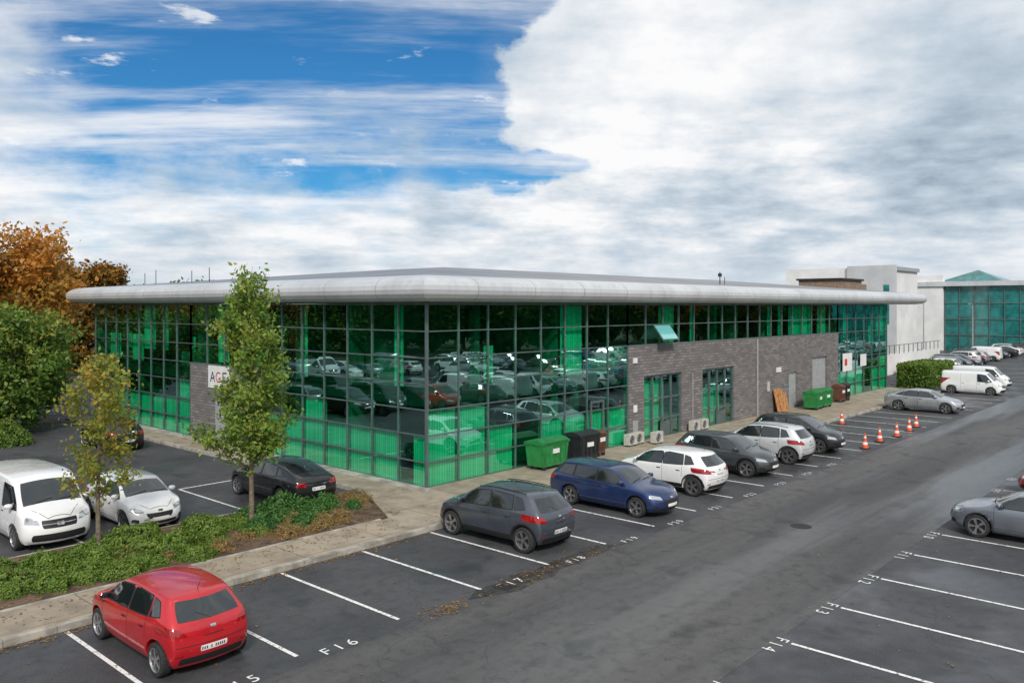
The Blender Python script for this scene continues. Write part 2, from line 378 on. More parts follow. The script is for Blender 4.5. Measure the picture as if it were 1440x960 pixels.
SEDAN=dict(HATCH,L=4.76,W=1.84,r=.33,ax=(1.46,-1.36),
 st=[(-2.38,1.06,.92,.87,.66),(-1.95,1.12,.95,.95,.70),(-1.05,1.38,.96,1,.70),(-.35,1.455,.95,1,.74),(.38,1.42,.93,1,.735),(1.2,.985,.91,.985,.80),(1.85,.91,.85,.95,.78),(2.38,.77,.70,.83,.66)],
 roff=[.16,.05,0,.02,.05,.10],
 side=[[(-.12,.98),(.98,.97),(.44,1.30),(-.12,1.35)],[(-1.05,1.0),(-.19,.98),(-.19,1.35),(-.92,1.29)],[(-1.55,1.05),(-1.12,1.01),(-1.0,1.275),(-1.2,1.2)]],
 rear=[('tail',[(.46,.74),(.80,.76),(.76,.92),(.48,.88)],2),('plate',rect(-.26,.26,.60,.71),1),('dark',rect(-.62,.62,.27,.40),1),('chrome',rect(-.5,.5,.80,.815),1)],
 top=[[(.50,-.57),(1.14,-.70),(1.14,.70),(.50,.57)],[(-1.82,-.62),(-1.1,-.53),(-1.1,.53),(-1.82,.62)]],doors=[(1.02,.40,.95),(-.155,.36,.96),(-1.02,.62,.98)],mir=(.88,1.03))
VAN=dict(HATCH,L=4.9,W=1.94,z0=.22,r=.34,sub=2,ax=(1.52,-1.5),
 st=[(-2.45,1.90,1.05,.94,.82),(-2.05,1.96,1.05,1,.87),(0,1.99,1.05,1,.88),(.8,1.98,1.05,1,.87),(1.1,1.90,1.06,1,.84),(1.8,1.22,1.06,.985,.82),(2.12,1.10,.98,.95,.78),(2.45,.92,.80,.86,.68)],
 roff=[.08,.02,0,0,.03,.08],foff=[.12,.03,0,.03,.08,.14],
 side=[[(.55,1.14),(1.62,1.14),(1.14,1.68),(.55,1.74)]],
 front=[('lamp',[(.50,.74),(.86,.80),(.80,.98),(.54,.88)],2),('dark',[(-.44,.64),(.44,.64),(.47,.86),(-.47,.86)],1),('dark',rect(-.70,.70,.30,.50),1),('plate',rect(-.26,.26,.53,.63),1),('chrome',rect(-.45,.45,.742,.758),1),('chrome',rect(-.09,.09,.70,.80),1)],
 rear=[('tail',[(.84,.85),(.93,.85),(.90,1.35),(.83,1.35)],2),('plate',rect(-.26,.26,.62,.73),1),('dark',[(-.005,.45),(.005,.45),(.005,1.8),(-.005,1.8)],1),('dark',rect(-.7,.7,.25,.42),1)],
 top=[[(1.18,-.68),(1.77,-.78),(1.77,.78),(1.18,.68)]],doors=[(1.66,.45,1.1),(.48,.40,1.75),(-.75,.5,1.75)],mir=(1.4,1.22))
SUV=S(HATCH,4.4/4.06,1.84/1.74,1.63/1.475); SUV.update(z0=.26,r=.355,clad=True,sub=3,rails=True)
CROSS=S(HATCH,4.36/4.06,1.80/1.74,1.56/1.475); CROSS.update(z0=.24,r=.35,clad=True)
CROSS['rear']=CROSS['rear']+[('tail',[(.30,.86),(.55,.90),(.60,.94),(.34,.91)],2)]
SMALLVAN=S(VAN,4.4/4.9,1.82/1.94,1.82/1.99); SMALLVAN.update(r=.32)
HVAN=dict(HATCH); HVAN['side']=HATCH['side'][:1]
HATCHN=dict(HATCH,sub=3)
def rmap(s,t,r):
    S_=s*2-1;T_=t*2-1
    return (S_*math.sqrt(1-r*T_*T_*.5)+1)/2,(T_*math.sqrt(1-r*S_*S_*.5)+1)/2
def build_car(key,sp):
    st=sp['st']; nx=len(st)-1; half=sp['W']/2
    LW=[.88,.975,1.0,1.0,.965]; LZ=[0,.17,.45,.76,1]
    bm=bmesh.new(); vd={}
    def P(i,k,l):
        kk=(i,k,l)
        if kk in vd: return vd[kk]
        x,zt,zb,wb,wt=st[i]; f=KF[k]
        if l==5: w=wt*half; z=zt-(.065 if zt>sp['st'][3][1]*.9 else .05)*f*f
        else: w=half*wb*LW[l]; z=sp['z0']+(zb-sp['z0'])*LZ[l]
        if i==0: x+=sp['roff'][l]+.12*f*f
        if i==nx: x-=sp['foff'][l]+.26*f*f
        if i==nx-1: x-=.06*f*f
        v=bm.verts.new((x,f*w,z)); vd[kk]=v; return v
    def F(*a):
        try: bm.faces.new(a)
        except ValueError: pass
    for i in range(nx):
        for l in range(5):
            for k in (0,6): F(P(i,k,l),P(i+1,k,l),P(i+1,k,l+1),P(i,k,l+1))
        for k in range(6):
            for l in (0,5): F(P(i,k,l),P(i+1,k,l),P(i+1,k+1,l),P(i,k+1,l))
    for i in (0,nx):
        for k in range(6):
            for l in range(5): F(P(i,k,l),P(i,k+1,l),P(i,k+1,l+1),P(i,k,l+1))
    bmesh.ops.recalc_face_normals(bm,faces=bm.faces)
    cl=bm.edges.layers.float.new('crease_edge'); inv={v:k for k,v in vd.items()}
    for e in bm.edges:
        a=inv[e.verts[0]];b=inv[e.verts[1]]; c=0
        if a[2]==b[2]==5 and a[1]==b[1] and a[1] in(0,6): c=.42
        elif a[2]==b[2]==4 and a[1]==b[1] and a[1] in (0,6): c=.45
        elif a[2]==b[2]==0 : c=.5
        elif a[2]==b[2]==5 and a[0]==b[0] and a[0]==0: c=.65
        elif a[2]==b[2]==5 and a[0]==b[0] and a[0] in (4,5): c=.3
        elif a[0]==b[0] and a[1]==b[1] and a[0] in(0,) and a[1] in(0,6): c=.3
        elif a[0]==b[0]==0 and a[2]==b[2]==4: c=.25
        elif a[2]==b[2]==2 and a[0]==b[0]==0 : c=.4
        elif a[2]==b[2]==2 and a[1]==b[1] and a[1] in (0,6): c=.22
        e[cl]=c
    me=bpy.data.meshes.new('tmp'); bm.to_mesh(me); bm.free()
    me.materials.append(M['white']); me.materials.append(M['dark'])
    ob=bpy.data.objects.new('tmp',me); COL.objects.link(ob)
    sb=ob.modifiers.new('s','SUBSURF'); sb.levels=sp['sub']; sb.render_levels=sp['sub']
    r=sp['r']
    cb=bmesh.new()
    for ax in sp['ax']:
        for sg in (1,-1):
            y0=sg*(half-.30); y1=sg*(half+.3)
            T=Matrix.Translation((ax,(y0+y1)/2,r+.01))@Matrix.Rotation(math.pi/2,4,'X')
            bmesh.ops.create_cone(cb,cap_ends=True,segments=40,radius1=r+.055,radius2=r+.055,depth=.6,matrix=T)
    cm=bpy.data.meshes.new('cut'); cb.to_mesh(cm); cb.free(); cm.materials.append(M['white']); cm.materials.append(M['dark'])
    for p in cm.polygons: p.material_index=1
    co=bpy.data.objects.new('cut',cm); COL.objects.link(co)
    bo=ob.modifiers.new('b','BOOLEAN'); bo.object=co; bo.operation='DIFFERENCE'; bo.solver='EXACT'
    bpy.context.view_layer.update()
    dg=bpy.context.evaluated_depsgraph_get()
    body=bpy.data.meshes.new_from_object(ob.evaluated_get(dg)); body.name=key+'_body'
    bpy.data.objects.remove(ob); bpy.data.objects.remove(co)
    for p in body.polygons: p.use_smooth=(p.material_index==0)
    bvh=BVHTree.FromPolygons([v.co for v in body.vertices],[tuple(p.vertices) for p in body.polygons])
    det=MB()
    def patch(mode,q,mat,n=10,m=6,off=.005,rnd=.28):
        g={}
        for a in range(n+1):
            for b in range(m+1):
                s,t=rmap(a/n,b/m,rnd)
                p=[(1-s)*(1-t)*q[0][c]+s*(1-t)*q[1][c]+s*t*q[2][c]+(1-s)*t*q[3][c] for c in (0,1)]
                if mode=='F': o=Vector((5,p[0],p[1]));d=Vector((-1,0,0))
                elif mode=='R': o=Vector((-5,p[0],p[1]));d=Vector((1,0,0))
                elif mode=='T': o=Vector((p[0],p[1],5));d=Vector((0,0,-1))
                elif mode=='L': o=Vector((p[0],3,p[1]));d=Vector((0,-1,0))
                else: o=Vector((p[0],-3,p[1]));d=Vector((0,1,0))
                h=bvh.ray_cast(o,d)
                if h[0] is None: continue
                nn=h[1]; 
                if nn.dot(d)>0: nn=-nn
                g[(a,b)]=tuple(h[0]+nn*off)
        keys=list(g); ix={k:i for i,k in enumerate(keys)}
        fs=[tuple(ix[x] for x in ((a,b),(a+1,b),(a+1,b+1),(a,b+1))) for a in range(n) for b in range(m) if all(x in ix for x in ((a,b),(a+1,b),(a+1,b+1),(a,b+1)))]
        det.add([g[k] for k in keys],fs,mat)
    for mode in 'LS':
        for q in sp['side']:
            cx=sum(p[0] for p in q)/4; cz=sum(p[1] for p in q)/4
            patch(mode,[(cx+(x-cx)*1.06+(.012 if x>cx else -.012),cz+(z-cz)*1.13) for x,z in q],'dark',10,5,.0025,.1)
            patch(mode,q,'carglass',12,6,.005,.12)
        for (x,a,b) in sp['doors']: patch(mode,[(x-.005,a),(x+.005,a),(x+.005,b),(x-.005,b)],'dark',1,10,.002,0)
        x0=sp['doors'][0][0]; x2=sp['doors'][-1][0]; za=sp['doors'][1][1]
        patch(mode,[(x2+.25,za+.0),(x0,za+.0),(x0,za+.012),(x2+.25,za+.012)],'dark',12,1,.002,0)
        zb=sp['doors'][0][2]-.13
        for (x,a,b) in sp['doors'][1:]:
            patch(mode,[(x+.06,zb),(x+.24,zb),(x+.24,zb+.03),(x+.06,zb+.03)],'dark',4,1,.012,.3)
        if sp['clad']:
            patch(mode,[(sp['ax'][1]+sp['r']+.08,sp['z0']+.03),(sp['ax'][0]-sp['r']-.08,sp['z0']+.03),(sp['ax'][0]-sp['r']-.06,sp['z0']+.17),(sp['ax'][1]+sp['r']+.06,sp['z0']+.17)],'dark',14,3,.006,.05)
        if sp['clad']:
          for ax in sp['ax']:
            for j in range(14):
                a0=math.pi*(j/14)*.98+.03;a1=math.pi*((j+1)/14)*.98+.03; r0=r+.055; r1=r+.10
                q=[(ax+r0*math.cos(a0),r+.01+r0*math.sin(a0)),(ax+r1*math.cos(a0),r+.01+r1*math.sin(a0)),(ax+r1*math.cos(a1),r+.01+r1*math.sin(a1)),(ax+r0*math.cos(a1),r+.01+r0*math.sin(a1))]
                patch(mode,q,'dark',1,1,.004,0)
    for k,q,mm in sp['front']:
        patch('F',q,k,10,5,.005 if k not in('chrome','plate') else .009,.2)
        if mm==2: patch('F',[(-y,z) for y,z in q],k,10,5,.005,.2)
    for k,q,mm in sp['rear']:
        patch('R',q,k,12,5,.005 if k!='chrome' else .008,.15)
        if mm==2: patch('R',[(-y,z) for y,z in q],k,12,5,.005,.15)
        if k=='plate':
            y0=q[0][0];y1=q[1][0];z0=q[0][1];z1=q[2][1]
            for j,wd in enumerate([1,1,1,0,1,0,1,1,1,1,1]):
                if wd: ya=-(y0+(y1-y0)*(j+.8)/12.2); patch('R',rect(ya-.011,ya+.011,z0+.025,z1-.025),'navy',1,1,.008,0)
    for i,q in enumerate(sp['top']): 
        patch('T',q,'carglass',12,8,.004,.1)
    xb=sp['st'][-1][0]-.2; patch('T',[(xb-.30,-half*.62),(xb-.0,-half*.3),(xb+.012,-half*.3),(xb-.285,-half*.62)],'dark',4,1,.002,0)
    patch('T',[(xb-.30,half*.62),(xb-.0,half*.3),(xb+.012,half*.3),(xb-.285,half*.62)],'dark',4,1,.002,0)
    patch('T',[(xb,-half*.3),(xb,half*.3),(xb+.012,half*.3),(xb+.012,-half*.3)],'dark',6,1,.002,0)
    wx=sp['top'][0][1][0]
    for (ya,yb) in ((.05,.6),(-.55,0.0)):
        patch('T',[(wx-.0,ya),(wx-.02,ya),(wx-.10,yb),(wx-.08,yb)],'dark',1,6,.014,0)
    if sp.get('rails'):
        for sg in (1,-1):
            pts=[]
            for xx in np.linspace(sp['st'][1][0]+.15,sp['st'][4][0]-.05,8):
                h=bvh.ray_cast(Vector((xx,sg*half*.66,5)),Vector((0,0,-1)))
                if h[0]: pts.append((xx,sg*half*.66,h[0].z+.03))
            det.tube(pts,[.013]*len(pts),'dark',6)
    mx,mz=sp['mir']
    for sg in (1,-1):
        sh=bvh.ray_cast(Vector((mx,sg*3,mz)),Vector((0,-sg,0))); yb=sh[0].y if sh[0] else sg*half*.9
        T=Matrix.Translation((mx,yb+sg*.13,mz))@Matrix.Diagonal((.085,.115,.075,1))
        prof=[(0.001,-1),(.7,-.8),(1,-.2),(1,.3),(.75,.8),(0.001,1)]
        det.lathe(prof,'paintslot',T,12)
        det.box(mx-.04,mx+.04,min(yb,yb+sg*.12),max(yb,yb+sg*.12),mz-.07,mz-.045,'dark')
        T2=Matrix.Translation((mx-.065,yb+sg*.13,mz))@Matrix.Diagonal((.03,.10,.06,1)); det.lathe(prof,'carglass',T2,10)
    det.lathe([(.008,0),(.003,.22)],'dark',Matrix.Translation((sp['st'][1][0]+.1,0,sp['st'][1][1]-.03))@Matrix.Rotation(-.6,4,'Y'),6)
    wh=MB()
    for ax in sp['ax']:
        for sg in (1,-1):
            w=.2; cy=sg*(half-.125)
            T=Matrix.Translation((ax,cy,r))@Matrix.Rotation(-sg*math.pi/2,4,'X')
            wh.lathe([(r*.3,-w/2),(r*.9,-w/2),(r*.985,-w*.40),(r,-w*.2),(r,w*.2),(r*.985,w*.40),(r*.92,w/2),(r*.72,w/2+.003)],'black',T,28)
            wh.lathe([(r*.72,w/2+.002),(r*.68,w/2+.004),(r*.65,w*.36),(r*.64,w*.1)],'alloy',T,28)
            wh.lathe([(r*.64,w*.12),(.001,w*.12)],'dark',T,20)
            wh.lathe([(r*.16,w*.3),(r*.15,w*.44),(.001,w*.45)],'alloy',T,12)
            for j in range(5):
                A=T@Matrix.Rotation(j*2*math.pi/5,4,'Z')
                for dd in (-.12,.12):
                    B=A@Matrix.Rotation(dd,4,'Z')
                    wh.box(r*.1,r*.67,-r*.05,r*.05,w*.26,w*.43,'alloy',B)
    return dict(body=body,det=det,wheels=wh.mesh(key+'_wheels',False),key=key,cache={})
paints={}
def paint(name,c,metal=.35,rough=.38,dirt=0.1):
    m=simple('paint_'+name,c,rough,metal=metal,coat=1.,var=dirt,vscale=1.2,rvar=.08); M['paint_'+name]=m; paints[name]=m; return m
paint('red',(.50,.008,.016),.2); paint('slate',(.085,.10,.125),.6); paint('navy',(.018,.04,.13),.5); paint('white',(.78,.78,.78),0,.3,.04)
paint('darkgrey',(.075,.08,.085),.6); paint('silver',(.46,.47,.49),.7,.3); paint('black',(.012,.012,.014),.2); paint('grey',(.23,.25,.28),.7)
paint('palewhite',(.64,.65,.66),.3)
TY={k:build_car(k,s) for k,s in dict(hatch=HATCHN,estate=ESTATE,sedan=SEDAN,van=VAN,suv=SUV,cross=CROSS,smallvan=SMALLVAN,hvan=HVAN).items()}
NM=dict(hatch='parked_hatchback',estate='parked_estate_car',sedan='parked_sedan',van='parked_van',suv='parked_suv',cross='parked_crossover',smallvan='parked_small_van',hvan='parked_car_van')
def car(ty,x,y,head,col,z=0):
    t=TY[ty]
    if col not in t['cache']:
        b=t['body'].copy(); b.materials.clear(); b.materials.append(paints[col]); b.materials.append(M['dark'])
        d=MB(); d.v=t['det'].v; d.f=t['det'].f; d.m=t['det'].m; d.mats=[('paint_'+col if k=='paintslot' else k) for k in t['det'].mats]
        t['cache'][col]=(b,d.mesh(ty+'_trim',True))
    b,d=t['cache'][col]
    e=empty(NM[ty],(x,y,z),math.radians(head))
    inst('body',b,e); inst('windows_and_trim',d,e); inst('wheels',t['wheels'],e); return e

# ------------------------------------------------------------------ ground, roads
g=MB(); g.add([(-1500,-1500,-.03),(1500,-1500,-.03),(1500,1500,-.03),(-1500,1500,-.03)],[(0,1,2,3)],'ground'); g.obj('ground')
g=MB(); g.add([(-50,-52,0),(150,-52,0),(150,60,0),(-50,60,0)],[(0,1,2,3)],'asphalt'); g.obj('car_park_asphalt')
g=MB(); g.add([(-50,-15.4,.004),(150,-15.4,.004),(150,-9.3,.004),(-50,-9.3,.004)],[(0,1,2,3)],'road'); g.obj('road')
g=MB()
g.prism([(-50,-4.0),(-3.7,-4.0),(-3.7,-2.35),(-50,-2.35)],0,.12,'path')
g.prism([(-3.7,-4.0),(50.6,-4.0),(50.6,0.02),(-.0,.02),(-.0,30),(-1.7,30),(-1.7,1.6),(-3.7,-2.35)],0,.12,'path')
g.obj('footpath')
k=MB()
x=-50
while x<56:
    k.box(x+.006,x+.994,-4.16,-3.998,0,.135,'kerb'); x+=1.0
y=2.0
while y<30:
    k.box(-1.85,-1.698,y+.006,y+.994,0,.135,'kerb'); y+=1
x=-50
while x<-4:
    k.box(x+.006,x+.994,-2.36,-2.24,.0,.14,'kerb'); k.box(x+.006,x+.994,1.72,1.86,0,.135,'kerb'); x+=1
k.obj('kerb')
b=MB(); b.prism([(-50,-2.25),(-3.75,-2.25),(-1.9,1.72),(-50,1.72)],0,.15,'soil'); b.obj('planting_bed_soil')
b=MB(); b.box(-.55,-.02,-.55,30,.12,.135,'kerb'); b.obj('gravel_margin')
mk=MB()
for i in range(-6,26):
    X=-13.85+2.55*i
    mk.add([(X-.045,-8.85,.008),(X+.045,-8.85,.008),(X+.045,-4.25,.008),(X-.045,-4.25,.008)],[(0,1,2,3)],'line')
for i in range(-8,40):
    X=-4.26+2.66*i
    mk.add([(X-.045,-20.4,.008),(X+.045,-20.4,.008),(X+.045,-15.7,.008),(X-.045,-15.7,.008)],[(0,1,2,3)],'line')
    mk.add([(X-.045,-25.2,.008),(X+.045,-25.2,.008),(X+.045,-20.6,.008),(X-.045,-20.6,.008)],[(0,1,2,3)],'line')
mk.add([(-25,-20.55,.008),(100,-20.55,.008),(100,-20.45,.008),(-25,-20.45,.008)],[(0,1,2,3)],'line')
for i in range(-12,1):
    X=-6.0+2.55*i
    mk.add([(X-.045,2.3,.008),(X+.045,2.3,.008),(X+.045,7.0,.008),(X-.045,7.0,.008)],[(0,1,2,3)],'line')
mk.add([(-6.0,6.95,.008),(-2.2,6.95,.008),(-2.2,7.05,.008),(-6.0,7.05,.008)],[(0,1,2,3)],'line')
mk.obj('parking_bay_markings')
tx=empty('parking_bay_numbers')
def text(s,loc,size,rot,mat,parent,rx=0,name='number'):
    c=bpy.data.curves.new(name,'FONT'); c.body=s; c.size=size; c.align_x='CENTER'; c.space_character=1.5; c.fill_mode='BOTH'
    o=bpy.data.objects.new(name,c); COL.objects.link(o); c.materials.append(mat); o.location=loc; o.rotation_euler=(rx,0,rot); o.parent=parent; return o
for i in range(-2,12):
    X=-13.85+2.55*i+1.27
    if i==2: continue
    text('F%d'%(15+i-(1 if i>2 else 0)),(X-(.1 if i==0 else .45),-9.22,.009),.42 if i<4 else .34,0,M['line'],tx)
for i in range(-3,9):
    X=-4.26+2.66*i+1.0
    text('F%d'%(14-i),(X-1.25,-15.35,.009),.40,math.pi,M['line'],tx)
pp=MB()
poly=[(-6.9,-9.1),(-6.3,-8.8),(-5.5,-8.85),(-4.9,-8.66),(-4.2,-8.85),(-3.3,-8.7),(-2.6,-8.8),(-1.9,-8.62),(-1.2,-8.8),(-1.0,-9.05),(-1.6,-9.25),(-2.4,-9.2),(-3.0,-9.4),(-3.6,-9.25),(-4.3,-9.55),(-4.9,-9.4),(-5.6,-9.62),(-6.3,-9.35)]
pp.add([(a,b_,.006) for a,b_ in poly],[tuple(range(len(poly)))],simple('tar_patch',(.034,.031,.028),.6,var=.6,vscale=4,bump=1.,bscale=14))
pp.obj('asphalt_patch')
dr=MB(); dr.box(-5.9,-5.45,-9.35,-8.95,.0065,.012,'dark')
for j in range(6): dr.box(-5.88+j*.07,-5.85+j*.07,-9.32,-8.98,.012,.02,'black')
dr.obj('drain_grate')
mh=MB(); mh.lathe([(.32,.0045),(.32,.009),(.001,.009)],'black',Matrix.Translation((4.5,-12.2,0)),24); mh.obj('manhole_cover')

# ------------------------------------------------------------------ office building
OB=empty('office_building')
LX=50.5; LY=30.3
rows=[.12,1.02,2.0,2.95,3.9,4.87,5.86,6.86]
gm=MB(); fm=MB(); bl=MB()
def pane(axis,a0,a1,z0,z1):
    j=[random.uniform(-.0035,.0035) for _ in range(4)]; 
    tilt=[j[0]+j[1],j[0]-j[1]+j[2],j[0]+j[3],j[0]-j[2]]
    if axis=='x': vs=[(a0,0+tilt[0],z0),(a1,tilt[1],z0),(a1,tilt[2],z1),(a0,tilt[3],z1)]
    else: vs=[(tilt[0],a0,z0),(tilt[1],a1,z0),(tilt[2],a1,z1),(tilt[3],a0,z1)]
    gm.add(vs,[(0,1,2,3)] if axis=='x' else [(3,2,1,0)],'glass')
def bar(axis,a0,a1,z0,z1,d0=-.07,d1=.08,k='mullion'):
    if axis=='x': fm.box(a0,a1,d0,d1,z0,z1,k)
    else: fm.box(d0,d1,a0,a1,z0,z1,k)
def curtain(axis,a0,a1,n,zs,corner=False):
    w=(a1-a0)/n
    for i in range(n):
        for j in range(len(zs)-1): pane(axis,a0+i*w,a0+(i+1)*w,zs[j],zs[j+1])
    for i in range(n+1):
        if corner and i==0: continue
        x=a0+i*w; bar(axis,x-.022,x+.022,zs[0],zs[-1],-.045,.08)
    for z in zs: bar(axis,a0+.023,a1-.023,z-.022,z+.022,-.041,.076)
curtain('x',0,13.0,8,rows,True)
curtain('x',13.0,39.9,17,[4.87,5.86,6.86])
curtain('x',39.9,LX,6,rows)
curtain('y',0,11.2,7,rows,True)
curtain('y',11.2,18.1,4,[3.9,4.87,5.86,6.86])
curtain('y',18.1,LY,8,rows)
fm.box(-.05,.05,-.05,.05,.02,6.92,'mullion')
fm.box(0.08,LX,-.09,.3,.0,.09,'mullion'); fm.box(-.09,.3,.08,LY,.0,.09,'mullion')
fm.box(.08,LX,-.08,.08,6.888,6.96,'mullion'); fm.box(-.08,.08,.08,LY,6.888,6.96,'mullion')
for x0 in (9.9,):
    fm.box(x0,x0+.09,-.12,-.0705,.12,2.35,'mullion'); fm.box(x0+.95,x0+1.04,-.12,-.0705,.12,2.35,'mullion'); fm.box(x0,x0+1.04,-.122,-.0705,2.35,2.45,'mullion')
    fm.box(x0+.82,x0+.86,-.17,-.13,.9,1.4,'chrome')
gm.obj('glazing',OB); 
bw=MB()
def wallx(x0,x1,z0,z1): bw.box(x0,x1,-.045,.25,z0,z1,'brick')
ops=[(14.4,18.0,3.3),(20.2,23.9,3.3),(31.4,32.7,2.45),(35.2,37.8,3.25)]
x=13.04
for (a,b_,zt) in ops:
    wallx(x,a,0,4.82); wallx(a,b_,zt,4.82); x=b_
wallx(x,39.86,0,4.82)
bw.box(-.045,.25,11.24,13.2,0,3.86,'brick'); bw.box(-.045,.25,13.2,15.6,2.5,3.86,'brick'); bw.box(-.045,.25,15.6,18.06,0,3.86,'brick')
bw.obj('brick_walls',OB)
sh=MB(); sh.box(13.0,39.9,-.075,.2,4.822,4.84,'greypaint'); sh.box(-.075,.2,11.2,18.1,3.862,3.872,'greypaint'); sh.obj('coping',OB)
def glzx(x0,x1,zt,n):
    w=(x1-x0)/n; zs=[.1,1.05,2.1,zt-.05]
    for i in range(n):
        for j in range(3):
            xa=x0+i*w; gm2.add([(xa,.1,zs[j]),(xa+w,.1,zs[j]),(xa+w,.1,zs[j+1]),(xa,.1,zs[j+1])],[(0,1,2,3)],'glass')
    for i in range(n+1): fm.box(x0+i*w-.035,x0+i*w+.035,.03,.15,.1,zt-.05,'mullion')
    for z in zs: fm.box(x0+.036,x1-.036,.034,.146,z-.03,z+.03,'mullion')
gm2=MB(); glzx(14.44,17.96,3.3,4); glzx(20.24,23.86,3.3,4); gm2.obj('entrance_glazing',OB)
for xd in (16.9,22.9): fm.box(xd-.9,xd+.0,.02,.03,.12,.9,'mullion')
dd=MB(); dd.box(31.42,32.68,.05,.12,.02,2.43,'greypaint'); dd.box(32.45,32.5,.0,.05,1.0,1.15,'chrome'); 
for j in range(13): dd.box(35.22,37.78,.08-.012*(j%2),.16,.02+j*.248,.02+(j+1)*.248-.004,'greypaint')
dd.box(-.0,.1,13.22,15.58,.02,2.48,'greypaint')
dd.obj('doors_and_roller_shutter',OB)
ow=MB(); T=Matrix.Translation((15.9,-.09,5.84))@Matrix.Rotation(math.radians(-38),4,'X')
ow.box(-.76,.76,-.02,.02,-.96,0,'mullion',T); ow.box(-.70,.70,-.026,.026,-.90,-.06,simple('open_pane',(.16,.55,.55),.06,spec=1.,coat=1),T)
ow.obj('open_window',OB)
fm.obj('mullions_and_transoms',OB)
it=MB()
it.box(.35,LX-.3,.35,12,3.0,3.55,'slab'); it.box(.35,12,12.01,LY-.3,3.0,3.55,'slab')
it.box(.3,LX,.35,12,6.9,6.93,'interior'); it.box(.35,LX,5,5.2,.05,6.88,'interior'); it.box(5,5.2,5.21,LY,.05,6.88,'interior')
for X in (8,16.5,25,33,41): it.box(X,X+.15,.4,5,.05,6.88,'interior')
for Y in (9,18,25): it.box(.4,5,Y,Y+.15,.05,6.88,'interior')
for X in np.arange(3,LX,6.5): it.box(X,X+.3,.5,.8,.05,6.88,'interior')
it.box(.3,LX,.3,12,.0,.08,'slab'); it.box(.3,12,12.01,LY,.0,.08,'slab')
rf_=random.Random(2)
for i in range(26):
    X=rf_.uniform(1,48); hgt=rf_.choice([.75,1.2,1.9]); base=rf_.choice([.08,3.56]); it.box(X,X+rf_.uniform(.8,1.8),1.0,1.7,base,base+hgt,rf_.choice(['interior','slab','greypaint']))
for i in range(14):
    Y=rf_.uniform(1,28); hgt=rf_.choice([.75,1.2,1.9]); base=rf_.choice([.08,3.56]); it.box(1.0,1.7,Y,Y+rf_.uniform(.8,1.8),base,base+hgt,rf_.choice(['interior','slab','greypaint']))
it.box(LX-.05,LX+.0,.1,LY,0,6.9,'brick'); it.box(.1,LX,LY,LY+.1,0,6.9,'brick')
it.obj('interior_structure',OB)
rb=random.Random(11)
def blindseg(axis,a0,a1,z0,z1,d=.14):
    if axis=='x': bl.box(a0,a1,d,d+.02,z0,z1,'blind')
    else: bl.box(d,d+.02,a0,a1,z0,z1,'blind')
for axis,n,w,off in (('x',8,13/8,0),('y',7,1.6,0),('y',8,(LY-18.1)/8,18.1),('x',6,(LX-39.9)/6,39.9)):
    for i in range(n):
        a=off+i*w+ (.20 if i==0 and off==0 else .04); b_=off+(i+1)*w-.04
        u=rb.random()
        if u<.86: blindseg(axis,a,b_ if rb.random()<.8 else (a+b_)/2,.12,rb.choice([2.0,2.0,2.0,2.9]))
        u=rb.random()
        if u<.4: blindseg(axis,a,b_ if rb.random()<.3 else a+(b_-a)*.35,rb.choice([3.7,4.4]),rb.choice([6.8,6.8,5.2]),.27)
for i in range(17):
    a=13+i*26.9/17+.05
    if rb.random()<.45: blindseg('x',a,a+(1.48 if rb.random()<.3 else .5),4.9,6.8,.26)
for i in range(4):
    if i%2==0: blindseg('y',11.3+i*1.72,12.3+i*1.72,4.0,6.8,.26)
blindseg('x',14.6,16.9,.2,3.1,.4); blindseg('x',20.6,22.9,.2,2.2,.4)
bl.obj('blinds',OB)
prof=[(-.02,6.965),(.55,6.955),(.80,6.99),(.98,7.08),(1.09,7.22),(1.12,7.38),(1.10,7.54),(1.00,7.69),(.84,7.80),(.6,7.87),(.3,7.91),(-.1,7.95)]
X1,Y1=57.6-1.1,LY+.6
def ring(o,z): return [(-o,-o,z),(X1+o,-o,z),(X1+o,Y1+o,z),(-o,Y1+o,z)]
fa=MB()
for j in range(len(prof)-1):
    A=ring(*prof[j]);B=ring(*prof[j+1])
    fa.add(A+B,[(i,(i+1)%4,4+(i+1)%4,4+i) for i in range(4)],'fascia')
fo=fa.obj('roof_fascia',OB)
sm=MB()
def seam(ax,p):
    pr=[(o+.004,z) for o,z in prof[1:]]
    for (o0,z0),(o1,z1) in zip(pr[:-1],pr[1:]):
        if ax=='x': vs=[(p-.012,-o0,z0),(p+.012,-o0,z0),(p+.012,-o1,z1+(.004 if z1>7.7 else 0)),(p-.012,-o1,z1+(.004 if z1>7.7 else 0))]
        else: vs=[(-o0,p-.012,z0),(-o0,p+.012,z0),(-o1,p+.012,z1+(.004 if z1>7.7 else 0)),(-o1,p-.012,z1+(.004 if z1>7.7 else 0))]
        sm.add(vs,[(0,1,2,3)],'seam')
for p in np.arange(1.6,56,3.25): seam('x',p)
for p in np.arange(1.6,30,3.25): seam('y',p)
sm.obj('fascia_seams',OB)
rf=MB(); A=ring(.1-.2,7.951); IN=12.5; B=[(IN,IN,9.05),(X1-IN,IN,9.05),(X1-IN,Y1-IN,9.05),(IN,Y1-IN,9.05)]
rf.add(A+B,[(i,(i+1)%4,4+(i+1)%4,4+i) for i in range(4)]+[(4,5,6,7)],'roof'); rf.obj('roof',OB)
sf=MB(); sf.box(LX+.01,57.4,-.3,LY,6.93,6.96,'fascia'); sf.obj('soffit',OB)
rd=MB()
rd.tube([(26.0,2,8.0),(26.0,2,8.9)],[.03,.03],'dark'); rd.box(25.85,26.15,1.95,2.05,8.6,8.8,'dark'); rd.tube([(26.6,2,8),(26.6,2,8.6)],[.02,.02],'dark')
